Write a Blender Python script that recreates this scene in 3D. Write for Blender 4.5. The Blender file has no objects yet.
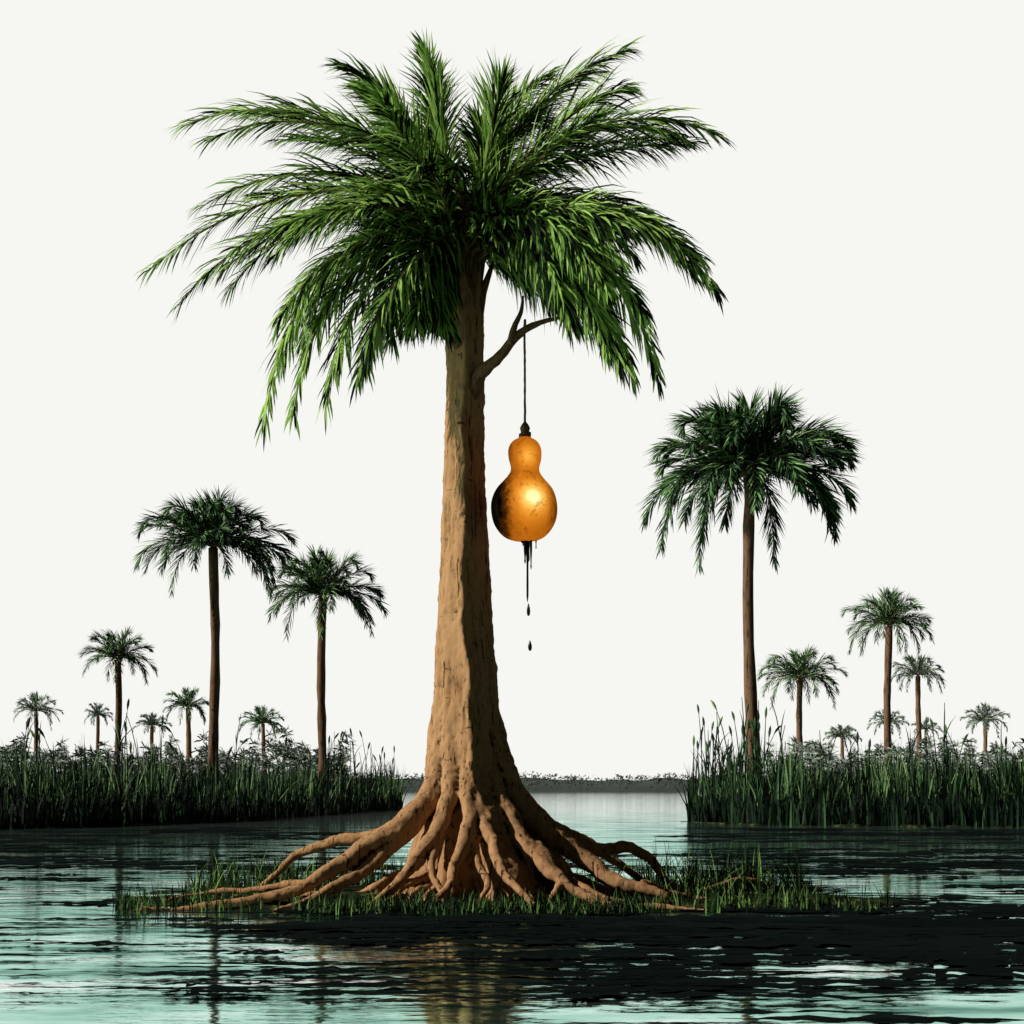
import bpy, math, random
from mathutils import Vector, Matrix, noise
random.seed(7)
R=random.random
def U(a,b): return random.uniform(a,b)
scene=bpy.context.scene
CAMH=1.13; F=1400.0; CD=14.0
# unproject helper: pixel column/row + distance -> world metres
def P(px,py,d): return Vector(((px-512)*d/F, d-CD, CAMH+(787-py)*d/F))
def G(px,d,z=0.0): return Vector(((px-512)*d/F, d-CD, z))

# ---------------------------------------------------------------- builder
class MB:
    def __init__(s): s.v=[];s.f=[];s.m=[];s.t=[]
    def add(s,vs,fs,mi=0,t=0.5):
        o=len(s.v); s.v+= [tuple(p) for p in vs]
        if isinstance(t,(list,tuple)): s.t+=list(t)
        else: s.t+=[t]*len(vs)
        for f in fs: s.f.append(tuple(i+o for i in f)); s.m.append(mi)
    def obj(s,name,mats,parent=None,smooth=False,loc=None):
        me=bpy.data.meshes.new(name)
        me.from_pydata(s.v,[],s.f)
        for m in mats: me.materials.append(m)
        me.polygons.foreach_set("material_index",s.m)
        if smooth: me.polygons.foreach_set("use_smooth",[True]*len(s.f))
        a=me.attributes.new("tint",'FLOAT','POINT'); a.data.foreach_set("value",s.t)
        me.update()
        ob=bpy.data.objects.new(name,me); scene.collection.objects.link(ob)
        if parent: ob.parent=parent
        return ob
def empty(name):
    e=bpy.data.objects.new(name,None); scene.collection.objects.link(e); return e

def catmull(pts,rad,n=5):
    out=[];ro=[]
    L=len(pts)
    for i in range(L-1):
        p0=pts[max(i-1,0)];p1=pts[i];p2=pts[i+1];p3=pts[min(i+2,L-1)]
        for k in range(n):
            t=k/n
            out.append(0.5*((2*p1)+(p2-p0)*t+(2*p0-5*p1+4*p2-p3)*t*t+(3*p1-p0-3*p2+p3)*t**3))
            ro.append(rad[i]*(1-t)+rad[i+1]*t)
    out.append(pts[-1].copy());ro.append(rad[-1])
    return out,ro
def tube(mb,pts,rad,seg=8,mi=0,t=0.5,caps=True,rough=0.0):
    n=len(pts); vs=[];fs=[]
    up=Vector((0.13,0.31,1)).normalized()
    prev=None
    for i,p in enumerate(pts):
        tg=(pts[min(i+1,n-1)]-pts[max(i-1,0)]).normalized()
        if prev is None:
            a=tg.cross(up)
            if a.length<0.05: a=tg.cross(Vector((1,0.2,0)))
            a.normalize()
        else:
            a=(prev-tg*prev.dot(tg)).normalized()
        prev=a; b=tg.cross(a)
        for k in range(seg):
            an=2*math.pi*k/seg
            r=rad[i]*(1+rough*U(-1,1))
            vs.append(p+(a*math.cos(an)+b*math.sin(an))*r)
    for i in range(n-1):
        for k in range(seg):
            k2=(k+1)%seg
            fs.append((i*seg+k,i*seg+k2,(i+1)*seg+k2,(i+1)*seg+k))
    if caps:
        fs.append(tuple(range(seg-1,-1,-1))); fs.append(tuple((n-1)*seg+k for k in range(seg)))
    mb.add(vs,fs,mi,t)

# ---------------------------------------------------------------- materials
def newmat(name):
    m=bpy.data.materials.new(name); m.use_nodes=True
    nt=m.node_tree; return m,nt,nt.nodes["Principled BSDF"]
def N(nt,t,**k):
    n=nt.nodes.new(t)
    for a,b in k.items(): setattr(n,a,b)
    return n
def ramp(nt,stops,interp='LINEAR'):
    r=N(nt,'ShaderNodeValToRGB'); cr=r.color_ramp; cr.interpolation=interp
    while len(cr.elements)<len(stops): cr.elements.new(0.5)
    for e,(p,c) in zip(cr.elements,stops):
        e.position=p; e.color=(c[0],c[1],c[2],1)
    return r
def leafmat(name,stops,rough=0.6,spec=0.08,nscale=9.0,trans=0.0):
    m,nt,b=newmat(name)
    at=N(nt,'ShaderNodeAttribute',attribute_name="tint")
    tc=N(nt,'ShaderNodeTexCoord'); no=N(nt,'ShaderNodeTexNoise'); no.inputs['Scale'].default_value=nscale
    nt.links.new(tc.outputs['Object'],no.inputs['Vector'])
    ma=N(nt,'ShaderNodeMath',operation='MULTIPLY_ADD'); ma.inputs[1].default_value=0.3; 
    nt.links.new(no.outputs['Fac'],ma.inputs[0])
    sb=N(nt,'ShaderNodeMath',operation='SUBTRACT'); sb.inputs[1].default_value=0.15
    nt.links.new(at.outputs['Fac'],sb.inputs[0]); nt.links.new(sb.outputs[0],ma.inputs[2])
    r=ramp(nt,stops); nt.links.new(ma.outputs[0],r.inputs[0])
    nt.links.new(r.outputs[0],b.inputs['Base Color'])
    b.inputs['Roughness'].default_value=rough; b.inputs['Specular IOR Level'].default_value=spec
    if trans>0:
        tr=N(nt,'ShaderNodeBsdfTranslucent'); nt.links.new(r.outputs[0],tr.inputs[0])
        mx=N(nt,'ShaderNodeMixShader'); mx.inputs[0].default_value=trans
        nt.links.new(b.outputs[0],mx.inputs[1]); nt.links.new(tr.outputs[0],mx.inputs[2])
        nt.links.new(mx.outputs[0],nt.nodes['Material Output'].inputs[0])
    return m
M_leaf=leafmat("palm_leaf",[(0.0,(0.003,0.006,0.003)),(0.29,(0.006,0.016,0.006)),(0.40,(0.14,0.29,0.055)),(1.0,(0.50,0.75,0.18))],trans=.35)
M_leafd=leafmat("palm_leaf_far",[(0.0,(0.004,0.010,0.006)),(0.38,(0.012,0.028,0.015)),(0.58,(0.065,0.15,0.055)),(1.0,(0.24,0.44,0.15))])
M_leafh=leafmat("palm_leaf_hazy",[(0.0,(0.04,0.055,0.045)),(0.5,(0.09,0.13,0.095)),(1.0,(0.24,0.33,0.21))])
M_shrub=leafmat("shrub_leaf",[(0.0,(0.05,0.065,0.055)),(0.5,(0.22,0.27,0.23)),(1.0,(0.45,0.52,0.45))])
M_reed=leafmat("reed_blade",[(0.0,(0.004,0.007,0.005)),(0.42,(0.011,0.024,0.013)),(0.70,(0.06,0.13,0.05)),(1.0,(0.28,0.44,0.18))],nscale=0.7)
M_grass=leafmat("grass_blade",[(0.0,(0.004,0.006,0.004)),(0.48,(0.014,0.028,0.011)),(0.78,(0.08,0.17,0.04)),(1.0,(0.25,0.40,0.11))],nscale=3)
M_shore=leafmat("distant_foliage",[(0.0,(0.025,0.032,0.027)),(0.5,(0.06,0.08,0.065)),(1.0,(0.15,0.19,0.15))],nscale=0.05)
M_watershade=leafmat("painted_water_shade",[(0.0,(0.004,0.006,0.006)),(0.6,(0.008,0.014,0.012)),(1.0,(0.03,0.06,0.045))],rough=1,spec=0.0)  # near-black colour painting shade and reflections on the water

def barkmat(name,c_pale,c_mid,c_dark,scale=1.0,point=False):
    m,nt,b=newmat(name)
    tc=N(nt,'ShaderNodeTexCoord')
    def layer(sc,detail,rough,dist,stops):
        mp=N(nt,'ShaderNodeMapping'); mp.inputs['Scale'].default_value=tuple(x*scale for x in sc)
        nt.links.new(tc.outputs['Object'],mp.inputs[0])
        n=N(nt,'ShaderNodeTexNoise'); n.inputs['Scale'].default_value=1; n.inputs['Detail'].default_value=detail; n.inputs['Roughness'].default_value=rough; n.inputs['Distortion'].default_value=dist
        nt.links.new(mp.outputs[0],n.inputs['Vector'])
        r=ramp(nt,stops); nt.links.new(n.outputs['Fac'],r.inputs[0]); return n,r,mp
    n1,r1,m1=layer((17,17,2.9),9,.72,0,[(0.32,c_dark),(0.38,c_mid),(0.48,c_pale),(0.75,tuple(x*1.15 for x in c_pale))])  # noise picks among the bark's own pale, mid and dark tones
    n2,r2,_=layer((5.2,5.2,22),7,.65,.4,[(0.33,(0.05,0.04,0.04)),(0.365,(1,1,1))])
    n3,r3,_=layer((26,26,1.3),6,.6,.3,[(0.365,(0.08,0.06,0.05)),(0.40,(1,1,1))])
    def mul(a,bb,f):
        mx=N(nt,'ShaderNodeMix',data_type='RGBA',blend_type='MULTIPLY'); mx.inputs[0].default_value=f
        nt.links.new(a,mx.inputs[6]); nt.links.new(bb,mx.inputs[7]); return mx.outputs[2]
    outc=mul(mul(r1.outputs[0],r2.outputs[0],.9),r3.outputs[0],.9)
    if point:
        ge=N(nt,'ShaderNodeNewGeometry'); rp=ramp(nt,[(0.46,(0.02,0.016,0.012)),(0.49,(1,1,1))]); nt.links.new(ge.outputs['Pointiness'],rp.inputs[0])  # curvature darkens creases: their shade painted into the bark colour
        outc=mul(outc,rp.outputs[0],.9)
    nt.links.new(outc,b.inputs['Base Color'])
    nb=N(nt,'ShaderNodeTexNoise'); nb.inputs['Scale'].default_value=1; nb.inputs['Detail'].default_value=2; nb.inputs['Roughness'].default_value=.5
    nt.links.new(m1.outputs[0],nb.inputs['Vector'])
    bp=N(nt,'ShaderNodeBump'); bp.inputs['Strength'].default_value=0.5; bp.inputs['Distance'].default_value=0.015/scale
    nt.links.new(nb.outputs['Fac'],bp.inputs['Height']); nt.links.new(bp.outputs[0],b.inputs['Normal'])
    b.inputs['Roughness'].default_value=0.95; b.inputs['Specular IOR Level'].default_value=0.0
    return m
M_bark=barkmat("bark",(0.37,0.205,0.10),(0.22,0.118,0.055),(0.014,0.009,0.006),point=True)
M_barkf=barkmat("bark_far",(0.17,0.10,0.06),(0.07,0.042,0.027),(0.01,0.008,0.006),0.5)
M_branch=barkmat("branch_bark",(0.16,0.09,0.05),(0.06,0.035,0.02),(0.008,0.006,0.005),2)
M_rachis=barkmat("frond_rib",(0.20,0.16,0.07),(0.08,0.07,0.03),(0.01,0.01,0.006),1)

def soil(name,c1,c2,c3):
    m,nt,b=newmat(name)
    tc=N(nt,'ShaderNodeTexCoord'); n=N(nt,'ShaderNodeTexNoise'); n.inputs['Scale'].default_value=3.5; n.inputs['Detail'].default_value=9
    nt.links.new(tc.outputs['Object'],n.inputs['Vector'])
    r=ramp(nt,[(0.4,c1),(0.55,c2),(0.7,c3)]); nt.links.new(n.outputs['Fac'],r.inputs[0])
    nt.links.new(r.outputs[0],b.inputs['Base Color'])
    bp=N(nt,'ShaderNodeBump'); bp.inputs['Strength'].default_value=0.5; bp.inputs['Distance'].default_value=0.04
    nt.links.new(n.outputs['Fac'],bp.inputs['Height']); nt.links.new(bp.outputs[0],b.inputs['Normal'])
    b.inputs['Roughness'].default_value=1; b.inputs['Specular IOR Level'].default_value=0.0
    return m
M_soil=soil("mud_and_moss",(0.008,0.009,0.007),(0.022,0.028,0.012),(0.09,0.13,0.035))
M_bed=soil("river_bed",(0.02,0.03,0.025),(0.03,0.05,0.04),(0.05,0.07,0.05))

def watermat():
    m,nt,b=newmat("lagoon_water"); nt.nodes.remove(b)
    tc=N(nt,'ShaderNodeTexCoord')
    mp=N(nt,'ShaderNodeMapping'); mp.inputs['Scale'].default_value=(0.42,1.4,1)
    nt.links.new(tc.outputs['Object'],mp.inputs[0])
    n=N(nt,'ShaderNodeTexNoise'); n.inputs['Scale'].default_value=1.0; n.inputs['Detail'].default_value=7; n.inputs['Roughness'].default_value=0.62
    nt.links.new(mp.outputs[0],n.inputs['Vector'])
    r=ramp(nt,[(0.37,(0.14,0.30,0.25)),(0.46,(0.38,0.65,0.55)),(0.55,(0.55,0.82,0.73)),(0.60,(0.76,0.92,0.86)),(.64,(1,1,1))])
    nt.links.new(n.outputs['Fac'],r.inputs[0])
    # water tint blends paler with distance
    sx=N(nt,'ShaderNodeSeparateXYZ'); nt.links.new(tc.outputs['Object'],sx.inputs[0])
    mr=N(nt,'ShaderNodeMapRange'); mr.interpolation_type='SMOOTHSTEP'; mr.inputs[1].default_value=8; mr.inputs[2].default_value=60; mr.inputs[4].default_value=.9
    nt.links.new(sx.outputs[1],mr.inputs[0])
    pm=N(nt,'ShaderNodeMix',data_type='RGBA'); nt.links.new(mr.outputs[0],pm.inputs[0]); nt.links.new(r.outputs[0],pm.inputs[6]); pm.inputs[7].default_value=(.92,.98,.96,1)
    col=pm.outputs[2]
    mp2=N(nt,'ShaderNodeMapping'); mp2.inputs['Scale'].default_value=(1.2,3.2,1)
    nt.links.new(tc.outputs['Object'],mp2.inputs[0])
    w=N(nt,'ShaderNodeTexNoise'); w.inputs['Scale'].default_value=1.6; w.inputs['Detail'].default_value=4
    nt.links.new(mp2.outputs[0],w.inputs['Vector'])
    bp=N(nt,'ShaderNodeBump'); bp.inputs['Strength'].default_value=0.14; bp.inputs['Distance'].default_value=0.05
    nt.links.new(w.outputs['Fac'],bp.inputs['Height'])
    gl=N(nt,'ShaderNodeBsdfGlossy'); gl.inputs['Roughness'].default_value=0.05
    df=N(nt,'ShaderNodeBsdfDiffuse')
    nt.links.new(col,gl.inputs['Color']); nt.links.new(col,df.inputs['Color'])
    nt.links.new(bp.outputs[0],gl.inputs['Normal'])
    mx=N(nt,'ShaderNodeMixShader'); mx.inputs[0].default_value=.98
    nt.links.new(df.outputs[0],mx.inputs[1]); nt.links.new(gl.outputs[0],mx.inputs[2])
    nt.links.new(mx.outputs[0],nt.nodes['Material Output'].inputs[0])
    return m
M_water=watermat()

# ---------------------------------------------------------------- water, ground
def sheet(name,z,mat,S=4000):
    mb=MB(); mb.add([(-S,-60,z),(S,-60,z),(S,S,z),(-S,S,z)],[(0,1,2,3)]); return mb.obj(name,[mat])
sheet("ground",-1.2,M_bed)
sheet("water",0.0,M_water)

# ---------------------------------------------------------------- fronds
def bez(a,b,c,d,t):
    s=1-t; return a*s**3+b*(3*s*s*t)+c*(3*s*t*t)+d*t**3
def frond(mb,o,c1,c2,tip,nleaf=80,ll=0.62,lw=0.032,t0=0.14,rr=0.03,bright=0.0,seg=3,droop=0.35,rseg=5,dark=.3,ang=(44,24)):
    K=16
    pts=[bez(o,c1,c2,tip,i/K) for i in range(K+1)]
    tube(mb,pts,[rr*(1-0.85*i/K) for i in range(K+1)],rseg,1,0.4)
    fb=U(-0.06,0.06)+bright
    for i in range(nleaf):
        u=t0+(1-t0)*((i+R())/nleaf)
        p=bez(o,c1,c2,tip,u); q=bez(o,c1,c2,tip,min(u+0.02,1.02))
        tg=(q-p).normalized()
        side=tg.cross(Vector((0,0,1)))
        if side.length<0.15: side=Vector((U(-1,1),U(-1,1),0))
        side.normalize(); upv=side.cross(tg).normalized()
        if upv.z<0: upv=-upv
        for sgn in (-1,1):
            roll=math.radians(random.choice((U(-25,25),U(15,65),U(-70,-10))))
            lat=side*sgn*math.cos(roll)+upv*math.sin(roll)
            an=math.radians(ang[0]-ang[1]*u+U(-7,7))
            L=ll*(0.55+0.45*math.sin(math.pi*min(1,(u+0.12)*0.85)))*U(0.75,1.12)
            if u>0.85: L*=0.75
            d=(tg*math.cos(an)+lat*math.sin(an)).normalized()
            wd=d.cross(Vector((U(-.8,.1),U(-.9,-.2),U(.2,.9)))).normalized()
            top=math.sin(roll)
            tt=0.46+fb+0.22*max(0,top)+U(-0.28,0.34)  # upward leaflets get a brighter tint, top light painted in
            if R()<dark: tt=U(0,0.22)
            tt=max(0,min(1,tt))
            vs=[];fs=[]
            pos=p.copy(); dd=d.copy()
            ws=[0.45,1.0,0.75,0.0] if seg==3 else [0.6,1.0,0.0]
            w=lw*U(0.7,1.2)
            for k in range(seg):
                vs+= [pos-wd*w*ws[k]*0.5,pos+wd*w*ws[k]*0.5]
                pos=pos+dd*(L/seg)
                dd=(dd+Vector((0,0,-droop*U(0.4,1.2)))).normalized()
            vs.append(pos)
            for k in range(seg-1): fs.append((2*k,2*k+1,2*k+3,2*k+2))
            fs.append((2*seg-2,2*seg-1,2*seg))
            mb.add(vs,fs,0,tt)

# ---------------------------------------------------------------- main palm
tree=empty("palm_tree")
mb=MB()
prof=[(235,466,13),(262,465,15.5),(290,465,17.5),(330,465,18.5),(400,465,19),(500,464.5,21.5),(600,465,26.5),(700,466,33),(740,468,38),(780,474,46),(810,480,56),(840,487,66),(865,491,73),(885,493,78),(905,494,82)]
seg=72; vs=[];fs=[]
M=90
def interp(py):
    for a,b in zip(prof,prof[1:]):
        if a[0]<=py<=b[0]:
            t=(py-a[0])/(b[0]-a[0])
            return a[1]+(b[1]-a[1])*t,a[2]+(b[2]-a[2])*t
    return prof[-1][1],prof[-1][2]
for i in range(M+1):
    py=235+(905-235)*i/M
    cx,r=interp(py); z=CAMH+(787-py)/100
    flare=max(0,(py-640)/260)
    rx=0.03+0.07*math.sin(z*1.3)+0.08*math.sin(z*3.7)+.05*math.sin(z*9)
    for k in range(seg):
        a=2*math.pi*k/seg
        fl=1+flare**1.5*0.16*(math.sin(7*a+0.6+py*0.004)+0.5*math.sin(12*a+2.0))
        fl+=0.07*noise.noise(Vector((math.cos(a)*2,math.sin(a)*2,z*1.7)))+0.05*noise.noise(Vector((math.cos(a)*4,math.sin(a)*4,z*5)))
        rr=r/100*fl; sy=1-0.1*flare
        c=math.cos(a); s_=math.sin(a)
        if s_<0: # added front ridge: shaped so the right face stays dark
            if c<rx: yy=-0.45-1.0*(c+1)/(1+rx)
            else: yy=-0.0-1.5*((1-c)/(1-rx))
            e=min(1,(-s_)*3)
            s_=s_*(1-.9*e)+yy*.9*e
        vs.append(((cx-512)/100+rr*c,rr*sy*s_,z))
for i in range(M):
    for k in range(seg):
        k2=(k+1)%seg; fs.append((i*seg+k,(i+1)*seg+k,(i+1)*seg+k2,i*seg+k2))
fs.append(tuple(range(seg))); fs.append(tuple(M*seg+k for k in range(seg-1,-1,-1)))
mb.add(vs,fs)
roots=[ # (px,py,dist,radius)
 [(450,700,13.95,.08),(442,750,13.8,.12),(430,795,13.62,.12),(404,824,13.4,.11),(366,847,13.3,.09),(322,876,13.1,.07),(280,895,13.0,.055),(225,905,12.9,.042),(170,909,12.8,.03),(108,914,12.6,.014)],
 [(448,740,13.85,.08),(436,785,13.65,.10),(415,822,13.45,.09),(380,856,13.3,.07),(342,884,13.1,.055),(305,903,12.9,.035),(270,912,12.7,.018)],
 [(440,790,13.8,.09),(415,818,13.7,.085),(378,836,13.7,.07),(335,841,13.8,.055),(300,852,13.9,.045),(275,876,13.9,.035),(250,893,14.0,.025),(215,900,13.8,.015)],
 [(456,740,13.75,.07),(450,790,13.5,.09),(436,832,13.3,.08),(412,862,13.1,.06),(392,890,12.9,.045),(362,908,12.7,.025)],
 [(436,835,13.3,.055),(432,865,13.1,.04),(440,890,12.9,.03),(445,904,12.8,.018)],
 [(466,735,13.72,.05),(468,785,13.45,.08),(468,830,13.2,.075),(456,862,13.0,.055),(447,887,12.8,.04),(428,908,12.6,.025)],
 [(474,770,13.6,.05),(478,800,13.4,.07),(487,832,13.2,.07),(499,862,12.9,.055),(514,887,12.7,.04),(535,905,12.5,.025)],
 [(478,800,13.4,.06),(476,855,13.1,.045),(487,884,12.9,.035),(476,905,12.6,.02)],
 [(484,740,13.8,.06),(496,790,13.6,.09),(520,834,13.35,.09),(546,868,13.1,.07),(578,892,12.9,.055),(612,906,12.7,.03)],
 [(488,730,13.9,.09),(504,775,13.8,.12),(536,820,13.7,.12),(580,856,13.6,.10),(620,882,13.4,.075),(670,898,13.3,.04)],
 [(510,790,13.95,.09),(530,815,13.95,.10),(562,833,14.0,.085),(598,849,14.1,.07),(626,846,14.2,.06),(650,858,14.2,.05),(666,880,14.2,.04),(684,892,14.3,.025)],
 [(500,790,14.3,.11),(540,825,14.8,.09),(580,840,15.2,.07),(612,860,15.2,.05),(645,882,15.2,.03)],
 [(440,790,14.3,.10),(400,835,14.8,.08),(360,862,15.1,.06),(310,880,15.3,.03)],
 [(640,885,13.4,.05),(690,898,13.6,.045),(740,902,13.6,.035),(800,898,13.8,.025),(850,902,13.7,.012)],
 [(700,893,13.9,.035),(740,880,14.1,.03),(775,888,14.3,.025),(810,893,14.6,.012)],
 [(395,845,13.4,.06),(358,872,13.5,.045),(335,890,13.5,.03),(290,898,13.6,.018)],
 [(535,845,13.3,.07),(560,880,13.0,.045),(548,903,12.7,.025)],
 [(570,880,13.1,.05),(600,897,12.9,.04),(650,906,12.8,.03),(710,910,12.7,.015)],
 [(320,880,13.1,.05),(270,888,13.3,.035),(215,893,13.4,.025),(165,900,13.3,.012)],
]
for rt in roots:
    pts=[P(a,b,c) for a,b,c,d in rt]; rad=[d for a,b,c,d in rt]
    pts,rad=catmull(pts,rad,5)
    for i,p in enumerate(pts):
        p.x+=0.035*noise.noise(p*5); p.z+=0.03*noise.noise(p*4+Vector((9,0,0)))
    tube(mb,pts,rad,12,rough=0.06)
for i in range(20):
    a=U(-math.pi*0.98,-0.02); r0=U(0.55,0.8)
    c=Vector((-0.25,0,0)); d=Vector((math.cos(a),math.sin(a)*0.8,0))
    pts=[];rad=[]
    L=U(0.6,1.3); 
    for k in range(7):
        t=k/6; q=c+d*(r0+L*t); q.z=0.32*(1-t)**1.5*U(0.85,1.1)-0.01
        q+=Vector((U(-.07,.07),U(-.05,.05),0)); pts.append(q); rad.append(0.03*(1-t)+0.012)
    pts,rad=catmull(pts,rad,3); tube(mb,pts,rad,8)
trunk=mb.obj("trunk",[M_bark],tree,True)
rm=trunk.modifiers.new("rm",'REMESH'); rm.mode='VOXEL'; rm.voxel_size=0.02; rm.use_smooth_shade=True
tx=bpy.data.textures.new("bk",'CLOUDS'); tx.noise_scale=0.09; tx.noise_depth=3
dm=trunk.modifiers.new("dp",'DISPLACE'); dm.texture=tx; dm.strength=0.03; dm.mid_level=0.5
# branches
mb=MB()
for br in [[(470,398,13.9,.08),(481,374,13.78,.065),(500,356,13.66,.05),(514,339,13.6,.042),(528,328,13.58,.034),(545,321,13.58,.024),(560,318,13.58,.012)],
           [(510,344,13.6,.035),(514,328,13.56,.03),(521,312,13.55,.02),(523,296,13.55,.012)],
           [(458,345,13.8,.045),(442,334,13.7,.035),(428,328,13.65,.026),(414,318,13.6,.018),(406,308,13.6,.01)]]:
    pts,rad=catmull([P(*q[:3]) for q in br],[q[3] for q in br],4); tube(mb,pts,rad,9,rough=0.1)
for i in range(46):
    a=U(0,6.283); z=U(5.95,6.95); r=0.12
    p=Vector((-0.46+r*math.cos(a),r*math.sin(a),z-0.3)); q=p+Vector((math.cos(a)*0.05,math.sin(a)*0.05,0.33)); q2=q+Vector((math.cos(a)*0.10,math.sin(a)*0.10,0.28))
    tube(mb,[p,q,q2],[.045,.04,.015],6)
mb.obj("branches",[M_branch],tree,True)

# crown
mb=MB()
def X(px,py,dy): return P(px,py,CD+dy)
defs=[
 ((430,150),(300,85),(200,132),.3,.12),((420,180),(280,165),(165,272),-.5,.12),((425,200),(270,190),(190,300),.5,.05),
 ((420,215),(300,225),(272,412),-.8,.10),((430,230),(350,255),(330,400),-1.0,.06),((425,215),(320,240),(290,360),.6,-.02),
 ((435,240),(375,280),(372,360),-.7,.0),((445,250),(418,285),(418,320),-.9,-.05),((445,255),(432,285),(436,318),-.4,-.1),
 ((440,180),(400,95),(345,75),.7,.05),((450,165),(440,110),(430,64),.2,.1),((430,175),(350,120),(255,122),1.0,.03),
 ((440,175),(400,115),(365,100),-1.0,.1),((430,195),(345,190),(245,250),-1.2,.12),((430,185),(310,150),(215,205),.9,.0),
 ((435,225),(340,225),(285,320),-1.3,.08),
 ((480,165),(540,85),(620,60),.3,.12),((490,165),(488,120),(503,92),-.2,.1),((500,165),(600,90),(708,142),-.3,.12),
 ((500,190),(630,165),(706,285),-.6,.1),((500,215),(615,225),(645,370),.5,.05),((500,225),(575,245),(598,345),-1.0,.04),
 ((500,180),(600,130),(680,150),.9,0),((500,200),(630,195),(690,255),1.0,-.0),((500,175),(570,105),(618,95),-.9,.12),
 ((500,200),(600,195),(660,240),-1.2,.08),((480,155),(510,105),(545,85),.6,.05),((500,230),(590,270),(625,370),-.4,.02),
 ((495,240),(545,265),(575,320),.3,-.05),((490,235),(530,255),(560,300),.7,-.1),((500,220),(590,225),(640,310),-1.2,.05),
 ((490,200),(550,190),(610,260),-1.5,.02),
]
for c1,c2,tp,dy,br in defs:
    for rep in range(2):
        j=(lambda s:U(-s,s)) if rep else (lambda s:U(-s,s)*0.25)
        o=X(464+U(-8,8),242+U(-30,25),U(-.08,.08))
        sc=1.05 if not rep else U(0.74,0.97)
        def S(q): return (464+(q[0]-464)*sc+j(15),240+(q[1]-240)*sc+j(15))
        a,b,c=S(c1),S(c2),S(tp); d2=dy+ (U(-.6,.6) if rep else 0)
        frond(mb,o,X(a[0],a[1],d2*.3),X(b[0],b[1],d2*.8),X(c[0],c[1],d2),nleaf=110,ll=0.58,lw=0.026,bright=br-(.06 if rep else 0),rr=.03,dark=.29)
for i in range(16):
    az=2*math.pi*(i/16)+U(-.1,.1)
    el=math.radians(random.choice([5,20,35,50])+U(-8,8)); L=U(1.0,1.5)
    h=Vector((math.cos(az),math.sin(az),0))
    o=X(464,240+U(-25,25),0)
    e=h*math.cos(el)+Vector((0,0,math.sin(el)))
    c1=o+e*L*.45; c2=c1+(h*0.8+Vector((0,0,math.sin(el)*.5)))*L*.4; tp=c2+(h*.7+Vector((0,0,-.5)))*L*.3
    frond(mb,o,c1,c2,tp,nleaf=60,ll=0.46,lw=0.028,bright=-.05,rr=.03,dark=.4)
mb.obj("fronds",[M_leaf,M_rachis],tree)

# ---------------------------------------------------------------- gourd
go=empty("calabash_gourd")
gm,nt,b=newmat("gourd_rind")
tc=N(nt,'ShaderNodeTexCoord')
no=N(nt,'ShaderNodeTexNoise'); no.inputs['Scale'].default_value=14; no.inputs['Detail'].default_value=9; no.inputs['Roughness'].default_value=.7
nt.links.new(tc.outputs['Object'],no.inputs['Vector'])
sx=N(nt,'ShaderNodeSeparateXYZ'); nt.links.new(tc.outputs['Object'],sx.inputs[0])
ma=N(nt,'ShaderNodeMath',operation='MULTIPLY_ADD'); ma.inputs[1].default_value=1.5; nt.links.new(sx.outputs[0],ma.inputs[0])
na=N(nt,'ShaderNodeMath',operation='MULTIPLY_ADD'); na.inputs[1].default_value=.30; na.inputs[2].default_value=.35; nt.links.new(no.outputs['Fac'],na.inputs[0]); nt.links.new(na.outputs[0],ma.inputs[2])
rp=ramp(nt,[(0.12,(0.006,0.004,0.002)),(0.22,(0.03,0.009,0.002)),(0.30,(0.09,0.024,0.003)),(0.5,(0.14,0.038,0.004)),(0.85,(0.16,0.042,0.004)),(.97,(.08,.022,.003))]); nt.links.new(ma.outputs[0],rp.inputs[0])  # dark left side is shade painted into the rind colour along x
n3=N(nt,'ShaderNodeTexNoise'); n3.inputs['Scale'].default_value=16; n3.inputs['Detail'].default_value=8; n3.inputs['Roughness'].default_value=.7
nt.links.new(tc.outputs['Object'],n3.inputs['Vector'])
rr3=ramp(nt,[(.37,(.42,.28,.15)),(.45,(1,1,1))]); nt.links.new(n3.outputs['Fac'],rr3.inputs[0])
mm=N(nt,'ShaderNodeMix',data_type='RGBA',blend_type='MULTIPLY'); mm.inputs[0].default_value=.75
nt.links.new(rp.outputs[0],mm.inputs[6]); nt.links.new(rr3.outputs[0],mm.inputs[7])
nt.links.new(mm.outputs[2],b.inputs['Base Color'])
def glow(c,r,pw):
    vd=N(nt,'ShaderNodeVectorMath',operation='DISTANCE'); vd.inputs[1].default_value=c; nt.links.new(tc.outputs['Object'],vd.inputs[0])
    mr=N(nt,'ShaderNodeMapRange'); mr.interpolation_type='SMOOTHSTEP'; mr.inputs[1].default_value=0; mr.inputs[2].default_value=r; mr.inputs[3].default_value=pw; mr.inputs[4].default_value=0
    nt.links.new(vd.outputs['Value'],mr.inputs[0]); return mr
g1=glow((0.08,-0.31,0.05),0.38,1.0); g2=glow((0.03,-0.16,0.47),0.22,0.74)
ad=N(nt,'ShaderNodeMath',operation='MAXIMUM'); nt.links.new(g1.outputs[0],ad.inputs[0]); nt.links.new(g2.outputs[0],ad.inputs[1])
er=ramp(nt,[(0,(0.50,0.135,0.006)),(0.35,(0.68,0.21,0.012)),(0.65,(0.95,0.36,0.035)),(.85,(1.15,0.66,0.14)),(.97,(1.5,1.2,0.55))]); nt.links.new(ad.outputs[0],er.inputs[0])
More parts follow.
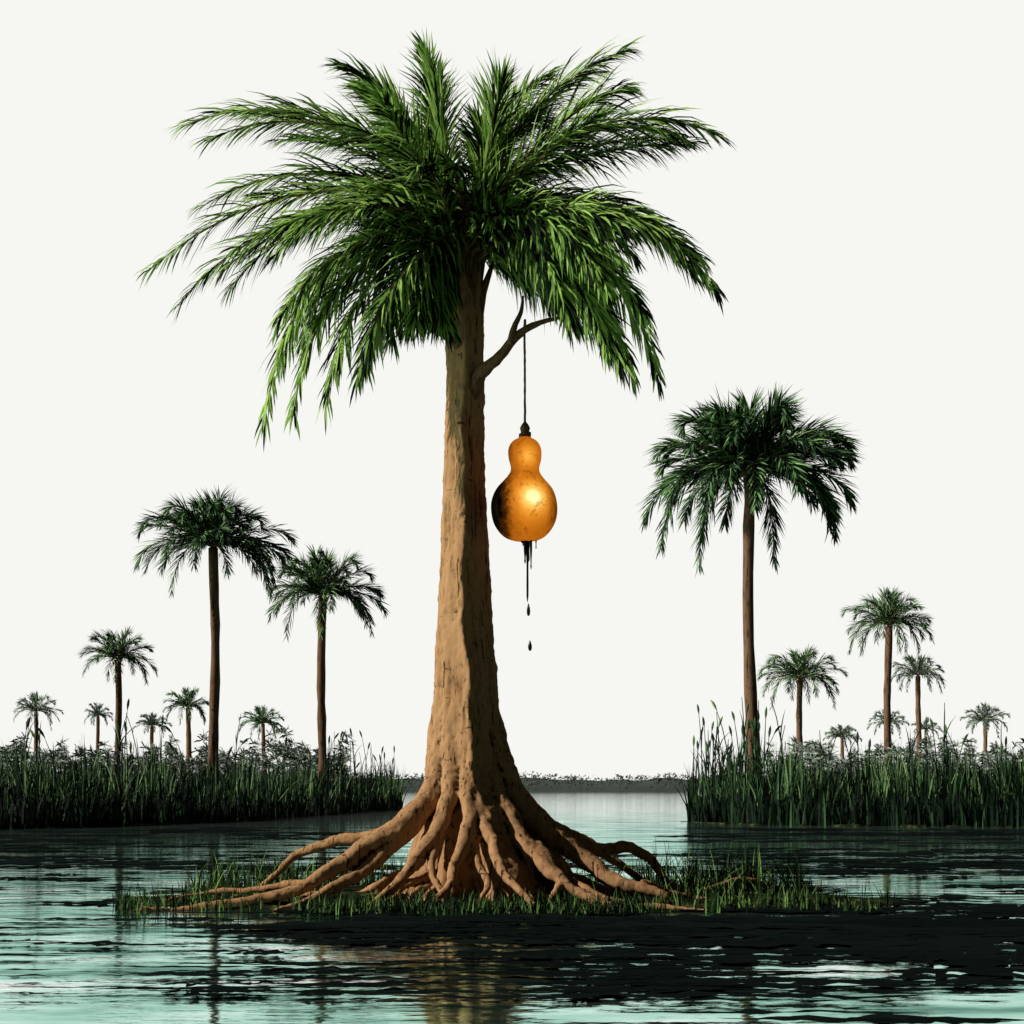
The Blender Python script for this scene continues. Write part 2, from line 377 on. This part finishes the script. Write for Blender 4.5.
rc=ramp(nt,[(0.13,(0,0,0)),(0.22,(.10,.09,.08)),(.33,(.75,.72,.7)),(.48,(1,1,1)),(.80,(.85,.83,.8)),(.96,(.25,.2,.18))]); nt.links.new(ma.outputs[0],rc.inputs[0])  # same painted left shade dims the glow
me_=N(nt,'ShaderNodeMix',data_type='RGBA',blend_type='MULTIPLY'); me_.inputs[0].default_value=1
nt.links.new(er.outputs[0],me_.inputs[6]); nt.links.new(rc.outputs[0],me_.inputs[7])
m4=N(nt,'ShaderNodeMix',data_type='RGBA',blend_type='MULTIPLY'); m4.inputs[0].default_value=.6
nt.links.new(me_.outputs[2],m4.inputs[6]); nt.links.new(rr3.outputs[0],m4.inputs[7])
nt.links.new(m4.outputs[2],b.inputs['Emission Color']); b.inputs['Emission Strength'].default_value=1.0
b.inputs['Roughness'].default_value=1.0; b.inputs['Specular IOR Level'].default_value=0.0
M_tar,nt2,b2=newmat("dark_resin"); b2.inputs['Roughness'].default_value=0.3; b2.inputs['Specular IOR Level'].default_value=0.2
n9=N(nt2,'ShaderNodeTexNoise'); n9.inputs['Scale'].default_value=20
r9=ramp(nt2,[(0.4,(0.004,0.004,0.004)),(0.7,(0.02,0.014,0.01))]); nt2.links.new(n9.outputs['Fac'],r9.inputs[0]); nt2.links.new(r9.outputs[0],b2.inputs['Base Color'])
def lathe(mb,c,pr,seg=40,wob=0.0,mi=0):
    vs=[];fs=[]
    for r,z in pr:
        for k in range(seg):
            a=2*math.pi*k/seg; q=r*(1+wob*noise.noise(Vector((math.cos(a)*1.5,math.sin(a)*1.5,z*4))))
            vs.append((c[0]+q*math.cos(a),c[1]+q*math.sin(a),c[2]+z))
    n=len(pr)
    for i in range(n-1):
        for k in range(seg):
            k2=(k+1)%seg; fs.append((i*seg+k,i*seg+k2,(i+1)*seg+k2,(i+1)*seg+k))
    fs.append(tuple(range(seg-1,-1,-1))); fs.append(tuple((n-1)*seg+k for k in range(seg)))
    mb.add(vs,fs,mi)
GD=13.58; s=GD/F
gc=P(525,508,GD)
gp=[(2,541.5),(12,540),(21,536),(28,528),(32,519),(33.5,508),(32,498),(28,489),(22,482),(17,476),(14.5,471),(14.5,466),(16,460),(16.5,453),(15.5,447),(12,441.5),(7,438.5),(4.5,436),(4,433)]
pv=[Vector((r,y,0)) for r,y in gp]; pv,_=catmull(pv,[0]*len(pv),3)
mb=MB(); lathe(mb,(0,0,0),[(q.x*s,(508-q.y)*s) for q in pv],56,0.06)
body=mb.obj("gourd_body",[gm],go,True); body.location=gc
mb=MB()
rp_=[P(524.5,325,GD),P(524.8,370,GD),P(525,428,GD)]
rp_,rr_=catmull(rp_,[.012]*3,12); tube(mb,rp_,rr_,6,rough=.2)
lathe(mb,(gc.x,gc.y,gc.z),[(5*s,(508-440)*s),(6*s,(508-437)*s),(4*s,(508-434)*s),(4.5*s,(508-431)*s),(5.5*s,(508-428)*s),(4*s,(508-425)*s),(1.5*s,(508-422)*s)],12,.3)
for k in range(3):
    z0=P(525,434+k*1.6,GD); ring=[z0+Vector((.05*math.cos(a),.05*math.sin(a),.008*math.cos(a+k))) for a in [i*math.pi/6 for i in range(13)]]
    tube(mb,ring,[.012]*13,5,caps=False)
ring=[P(525,325,GD)+Vector((0,.045*math.cos(a),.045*math.sin(a))) for a in [i*math.pi/6 for i in range(13)]]
tube(mb,ring,[.014]*13,5,caps=False)
mb.obj("rope",[M_branch],go,True)
mb=MB()
def drip(x,y0,y1,r,dd=0):
    pr=[];n=12
    for i in range(n+1):
        t=i/n; y=y1+(y0-y1)*t
        rr=r*(0.35+0.65*t**2.5)*(1+0.2*math.sin(t*9+x))
        if i==0: rr=r*0.12
        if i==1: rr=r*0.4
        pr.append((rr*s,(508-y)*s))
    lathe(mb,(gc.x+(x-525)*s,gc.y+dd,gc.z),pr,12)
drip(527.5,534,602,2.6,0); drip(531,535,570,2.0,-.03); drip(525,536,564,2.4,-.03); drip(536,534,549,1.6,0); drip(528,534,562,4.2,0.03); drip(525,537,546,8,0)
mb.obj("resin_drips",[M_tar],go,True)
mb=MB()
for x,y,h,w in [(528.5,610,6,2.0),(530,646,5,2.2)]:
    lathe(mb,(gc.x+(x-525)*s,gc.y,gc.z),[(0.1*s,(508-y-h)*s)]+[(w*s*math.sin(math.pi*(0.12+0.8*k/8))**0.8*(1.15-0.6*k/8),(508-y-h+2*h*k/8+0.5)*s) for k in range(9)],12)
mb.obj("falling_drops",[M_tar],go,True)

# ---------------------------------------------------------------- mound
def mound(name,cx,cy,ax,ay,h,mat,nx=120,ny=50,seed=0):
    mb=MB(); vs=[];fs=[]
    for j in range(ny+1):
        for i in range(nx+1):
            u=-1.15+2.3*i/nx; v=-1.3+2.6*j/ny
            x=cx+u*ax; y=cy+v*ay
            e=u*u+v*v; ed=1-e+0.55*noise.noise(Vector((x*0.9+seed,y*2.5,seed)))+0.25*noise.noise(Vector((x*3+seed,y*7,seed)))
            z=h*max(-1,min(1,ed))*1.0 + (0.02*noise.noise(Vector((x*6,y*6,seed))) if ed>0 else -0.02)
            vs.append((x,y,z))
    for j in range(ny):
        for i in range(nx):
            a=j*(nx+1)+i; fs.append((a,a+1,a+nx+2,a+nx+1))
    mb.add(vs,fs); return mb.obj(name,[mat],None,True)
mound("island_mound",-0.2,0.1,3.8,1.5,0.10,M_soil)
mound("mud_bank",2.5,-0.2,1.5,0.7,0.05,M_soil,seed=5)

def blade(mb,p,h,lean,w,tint,seg=3,curve=0.5,mi=0):
    vs=[];fs=[]
    a=U(-0.6,0.6); wd=Vector((math.cos(a),math.sin(a),0))
    pos=Vector(p); d=(Vector((0,0,1))+lean*0.4).normalized()
    ws=[1,0.9,0.6,0.4]
    for k in range(seg):
        vs+=[pos-wd*w*ws[k]*.5,pos+wd*w*ws[k]*.5]
        pos=pos+d*(h/seg); d=(d+lean*curve).normalized()
    vs.append(pos)
    for k in range(seg-1): fs.append((2*k,2*k+1,2*k+3,2*k+2))
    fs.append((2*seg-2,2*seg-1,2*seg)); mb.add(vs,fs,mi,tint)
def rl(s):
    a=U(0,6.283); m=abs(random.gauss(0,s)); return Vector((math.cos(a)*m,math.sin(a)*m,0))
mb=MB()
tufts=[]
for i in range(220):
    px=random.choice([U(185,340),U(200,300),U(640,820),U(645,740),U(340,620)]); d=U(13.4,16.4)
    if 340<px<620: d=U(14.9,16.4)
    tufts.append((px,d,U(.7,1.8)))
for i in range(190): tufts.append((U(310,640),U(12.3,12.8),U(.35,.75)))
for i in range(190): tufts.append((U(120,880),U(12.5,13.6),U(.4,.9)))
for px,d,k in tufts:
    c=G(px,d,0)
    for q in range(random.randint(5,13)):
        blade(mb,c+Vector((U(-.13,.13),U(-.06,.06),0)),U(.10,.36)*k,rl(.6),.013,min(1,max(0,U(0.1,0.95))),3,.5)
mb.obj("grass",[M_grass])

# ---------------------------------------------------------------- banks + reeds
def lerp(tab,x):
    if x<=tab[0][0]: return tab[0][1]
    for a,b in zip(tab,tab[1:]):
        if x<=b[0]: return a[1]+(b[1]-a[1])*(x-a[0])/(b[0]-a[0])
    return tab[-1][1]
LF=[(-400,36),(0,38),(89,40),(250,47),(330,58),(400,70)]
RF=[(650,45),(688,46),(760,42),(930,41),(1100,39),(1500,36)]
def bank(name,tab,x0,x1,depth,taper0,taper1):
    mb=MB(); n=200; vs=[];fs=[]
    for i in range(n+1):
        px=x0+(x1-x0)*i/n
        f=lerp(tab,px); e=1e9
        if taper0: e=px-x0
        if taper1: e=min(e,x1-px)
        dd=min(depth,0.2+e*.05+ (max(0,e-15)*.5)); zz=min(1,e/60)
        f0=f-0.8+1.3*noise.noise(Vector((px*0.03,0,3)))+.5*noise.noise(Vector((px*.15,2,3)))
        vs+=[G(px,f0-.3,-0.03),G(px,f0,0.03*zz+.01),G(px,f0+dd*.5,0.2*zz*zz+.01),G(px,f0+dd,0.1*zz*zz),G(px,f0+dd+.4,-.05)]
    for i in range(n):
        for k in range(4): a=i*5+k; fs.append((a,a+5,a+6,a+1))
    mb.add(vs,fs); mb.obj(name,[M_soil])
bank("river_bank",LF,-400,410,50,0,1)
bank("river_bank",RF,680,1500,50,1,0)
def reeds(tab,x0,x1,n,tap,depth=14):
    mb=MB()
    for i in range(n):
        px=U(x0,x1)
        edge=(x1-px) if tap=='r' else (px-x0)
        if edge<50 and R()>0.3+0.7*edge/50: continue
        f=lerp(tab,px); dd=min(depth,2+edge*0.12)
        front=R()**1.6
        d=f+dd*front
        cl=noise.noise(Vector((px*0.035,d*0.15,1)))
        h=(1.7+0.6*cl+0.7*noise.noise(Vector((px*.11,0,7))))*U(0.5,1.3)
        t=U(0.05,0.74)+0.4*cl-.15*front
        if R()<0.16: t=U(.65,1)
        ln=rl(.18) if R()<.75 else rl(.45)
        blade(mb,G(px,d,0),h,ln,U(.035,.07),max(0,min(1,t)),3,.6)
    for i in range(n//4):
        px=U(x0,x1); f=lerp(tab,px)-U(0,.9)
        blade(mb,G(px,f,0),U(.3,1.1),rl(.3),.06,U(0,.6),2,.5)
    for i in range(80):
        px=U(max(x0,-50),min(x1,1080)) if R()<.45 else (U(x1-80,x1-5) if tap=='r' else U(x0+5,x0+80))
        d=lerp(tab,px)+U(0,6); h=U(2.0,3.2) if R()<.8 else U(3.2,4); ln=rl(.14)
        p=G(px,d,0); pts=[p]; dr=Vector((0,0,1))
        for k in range(6):
            dr=(dr+ln*.25*(k*.5)).normalized(); pts.append(pts[-1]+dr*h/6)
        tube(mb,pts,[.026,.024,.022,.02,.018,.015,.01],4,0,.2)
        hd=dr+ln*.8; hd.normalize(); q=pts[-1]
        if R()<.5:
            tube(mb,[q-hd*.05,q+hd*.12,q+hd*.26+Vector((0,0,-.02)),q+hd*.42+Vector((0,0,-.08))],[.012,.045,.04,.01],5,0,U(.3,.9))
        for m_ in range(3):
            blade(mb,pts[random.randint(1,4)],U(.6,1.1),rl(.6),.045,U(.1,.8),3,.5)
    return mb.obj("reed_bed",[M_reed])
reeds(LF,-180,402,9500,'r')
reeds(RF,688,1220,9500,'l')

def thicket(x0,x1,d0,d1,hmax,n,mat,name):
    mb=MB()
    for i in range(n):
        px=U(x0,x1); d=U(d0,d1)
        hh=hmax*(0.72+0.35*noise.noise(Vector((px*0.03,d*.05,4)))+.4*noise.noise(Vector((px*.12,0,8))))
        c=G(px,d,hh*U(0.3,1)); k=d/100
        m=random.randint(8,12)
        for q in range(m):
            a=U(0,6.283); e=U(-.3,1.4); v=Vector((math.cos(a)*math.cos(e),math.sin(a)*math.cos(e),math.sin(e)))*U(.35,.8)*k
            w=v.cross(Vector((U(-1,1),-1,U(-1,1)))).normalized()*.032*k
            mb.add([c-w,c+w,c+v*.6+w*.8,c+v+Vector((0,0,-.15*k))],[(0,1,2),(0,2,3)],0,U(0,1))
    mb.obj(name,[mat])
thicket(-100,350,78,96,4.5,2200,M_shrub,"shrub_thicket")
thicket(770,1130,72,92,4.2,2200,M_shrub,"shrub_thicket")

# ---------------------------------------------------------------- other palms
def palm(px,ctop,cy,Rpx,d,tw,mat,nf=34,nl=44,seg=2,lean=0):
    e=empty("palm_tree"); k=d/F
    base=G(px+lean,d,0.05); top=P(px,cy,d)
    mb=MB(); K=14; pts=[];rad=[]
    for i in range(K+1):
        t=i/K; p=base.lerp(top,t); p.x+=0.010*(top.z)*math.sin(t*3+px)*math.sin(math.pi*t); pts.append(p)
        rad.append(tw*k*.5*(1.0+0.55*(1-t)**5+ .10*U(-1,1)))
    tube(mb,pts,rad,10,0,.5,rough=.07)
    top=pts[-1]
    mb.obj("trunk",[M_barkf],e,True)
    mb=MB(); RR=Rpx*k; up=(cy-ctop)*k*.72
    zv=Vector((0,0,1))
    for i in range(nf):
        az=2.399963*i+U(-.3,.3); u=(i+.5)/nf
        th=math.radians(-44+128*u+U(-12,12))
        h=Vector((math.cos(az),math.sin(az),0))
        rr=RR*U(.78,1.06)
        if th>0: tip=top+h*math.cos(th)*rr*.97+zv*math.sin(th)*up*U(.75,1.08)
        else: tip=top+h*math.cos(th)*rr*.97+zv*math.sin(th)*RR*U(.75,1.0)
        st=math.radians(min(84,24+52*u+ (8 if th<0 else 0)))
        c1=top+(h*math.cos(st)+zv*math.sin(st))*rr*.32
        c2=top+h*rr*max(.12,math.cos(th)*.88)+zv*(max(math.sin(th),-.18)*rr*.55+rr*.20)
        frond(mb,top,c1,c2,tip,nleaf=nl,ll=RR*.29,lw=max(.75*k,RR*.0145),rr=RR*.012,bright=-.02+.10*u-.04*h.x,seg=seg,droop=.26,rseg=4,t0=.10,dark=.30,ang=(42,20))  # light painted in: tint brighter on upper and sunward fronds
    mb.obj("fronds",[mat,M_barkf],e)
palm(213,492,548,80,55,9,M_leafd,40,60)
palm(323,543,597,66,68,8,M_leafd,36,54)
palm(750,400,478,114,58,11,M_leafd,50,84,lean=2)
palm(118,622,660,43,85,6,M_leafd,30,34)
palm(889,584,626,50,80,7,M_leafd,32,38)
palm(800,640,680,46,88,6,M_leafd,30,34)
palm(188,683,708,28,115,5,M_leafd,26,22)
palm(263,703,724,26,118,4,M_leafd,26,22)
palm(918,650,676,31,112,5,M_leafh,28,22)
palm(152,709,726,20,140,3.5,M_leafh,22,18)
palm(98,700,716,17,145,3.5,M_leafh,22,18)
palm(842,722,738,20,140,3.5,M_leafh,22,18)
palm(888,706,724,22,135,3.5,M_leafh,22,18)
palm(818,740,751,14,150,3,M_leafh,18,14)
palm(926,716,730,16,145,3,M_leafh,18,14)
palm(284,740,752,13,150,3,M_leafh,18,14)
palm(36,690,712,26,120,4,M_leafh,24,20)
palm(985,700,722,24,125,4,M_leafh,24,20)

# ---------------------------------------------------------------- far shore
mb=MB()
vs=[];fs=[];n=300
def sh(x): return max(1.0,3.9+1.8*noise.noise(Vector((x*.02,2,0)))+1.1*noise.noise(Vector((x*.12,5,0))))
for i in range(n+1):
    x=-450+900*i/n; y=320
    vs+=[(x,y-5,-.1),(x,y,sh(x)*.35),(x,y+8,sh(x)*.8),(x,y+60,.3)]
for i in range(n):
    for k in range(3): a=i*4+k; fs.append((a,a+4,a+5,a+1))
mb.add(vs,fs,0,.3)
for i in range(9000):
    x=U(-350,350)
    c=Vector((x,U(314,330),max(.1,sh(x)*R()**.6)))
    for q in range(3):
        v=Vector((U(-1,1),U(-.3,.3),U(-.4,1)))*.8; w=Vector((U(-1,1),0,U(-1,1)))*.4
        mb.add([c,c+v,c+v*.5+w],[(0,1,2)],0,U(0,1))
mb.obj("distant_tree_line",[M_shore])

# ---------------------------------------------------------------- flat dark shapes painting shade and reflections on water
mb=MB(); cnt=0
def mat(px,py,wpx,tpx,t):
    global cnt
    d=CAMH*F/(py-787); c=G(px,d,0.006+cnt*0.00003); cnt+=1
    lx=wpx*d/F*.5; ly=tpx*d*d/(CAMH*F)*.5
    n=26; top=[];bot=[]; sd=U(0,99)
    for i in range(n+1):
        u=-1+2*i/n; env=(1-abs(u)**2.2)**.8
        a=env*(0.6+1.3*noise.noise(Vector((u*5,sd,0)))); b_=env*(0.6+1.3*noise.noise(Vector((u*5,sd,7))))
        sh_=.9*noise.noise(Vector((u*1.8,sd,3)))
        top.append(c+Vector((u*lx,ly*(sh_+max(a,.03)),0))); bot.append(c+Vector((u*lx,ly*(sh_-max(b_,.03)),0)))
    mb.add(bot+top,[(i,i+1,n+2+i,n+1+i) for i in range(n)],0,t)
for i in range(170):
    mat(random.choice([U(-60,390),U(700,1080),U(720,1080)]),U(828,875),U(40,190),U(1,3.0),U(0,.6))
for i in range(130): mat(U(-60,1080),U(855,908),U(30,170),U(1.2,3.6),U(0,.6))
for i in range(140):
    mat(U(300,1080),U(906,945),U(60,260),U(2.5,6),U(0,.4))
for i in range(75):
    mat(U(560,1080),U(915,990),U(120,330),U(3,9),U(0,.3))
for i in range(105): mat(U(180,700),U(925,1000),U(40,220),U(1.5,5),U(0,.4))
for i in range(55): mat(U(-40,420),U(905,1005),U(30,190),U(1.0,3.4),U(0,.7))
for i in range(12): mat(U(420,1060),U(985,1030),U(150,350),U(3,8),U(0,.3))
mb.obj("painted_water_shade",[M_watershade])

# ---------------------------------------------------------------- light
SUN_EL=math.radians(32); A=math.radians(12)
dirv=Vector((-math.cos(A)*math.cos(SUN_EL),-math.sin(A)*math.cos(SUN_EL),math.sin(SUN_EL)))
sl=bpy.data.lights.new("sun",'SUN'); sl.energy=5; sl.angle=math.radians(.5); sl.color=(1,.95,.86)
so=bpy.data.objects.new("sun",sl); scene.collection.objects.link(so)
so.rotation_euler=dirv.to_track_quat('Z','Y').to_euler()
w=bpy.data.worlds.new("World"); scene.world=w; w.use_nodes=True; nt=w.node_tree
nt.nodes.clear()
out=N(nt,'ShaderNodeOutputWorld')
sky=N(nt,'ShaderNodeTexSky'); sky.sky_type='NISHITA'; sky.sun_disc=False; sky.sun_elevation=SUN_EL; sky.sun_rotation=math.atan2(dirv.x,dirv.y)
b1=N(nt,'ShaderNodeBackground'); b1.inputs[1].default_value=0.002; nt.links.new(sky.outputs[0],b1.inputs[0])
b2=N(nt,'ShaderNodeBackground'); b2.inputs[0].default_value=(.925,.925,.89,1); b2.inputs[1].default_value=1.0
tc=N(nt,'ShaderNodeTexCoord'); sx=N(nt,'ShaderNodeSeparateXYZ'); nt.links.new(tc.outputs['Generated'],sx.inputs[0])
mr=N(nt,'ShaderNodeMapRange'); mr.interpolation_type='SMOOTHSTEP'; mr.inputs[1].default_value=.66; mr.inputs[2].default_value=.80
nt.links.new(sx.outputs[1],mr.inputs[0])
ms=N(nt,'ShaderNodeMixShader'); nt.links.new(mr.outputs[0],ms.inputs[0]); nt.links.new(b1.outputs[0],ms.inputs[1]); nt.links.new(b2.outputs[0],ms.inputs[2])
nt.links.new(ms.outputs[0],out.inputs[0])

# ---------------------------------------------------------------- camera
cd=bpy.data.cameras.new("camera"); cam=bpy.data.objects.new("camera",cd); scene.collection.objects.link(cam)
cam.location=(0,-CD,CAMH); cam.rotation_euler=(math.pi/2,0,0)
cd.sensor_width=36; cd.lens=F/1024*36; cd.shift_y=275/1024; cd.clip_end=10000; cd.clip_start=.1
scene.camera=cam
scene.view_settings.view_transform='Standard'; scene.view_settings.look='None'; scene.view_settings.exposure=0
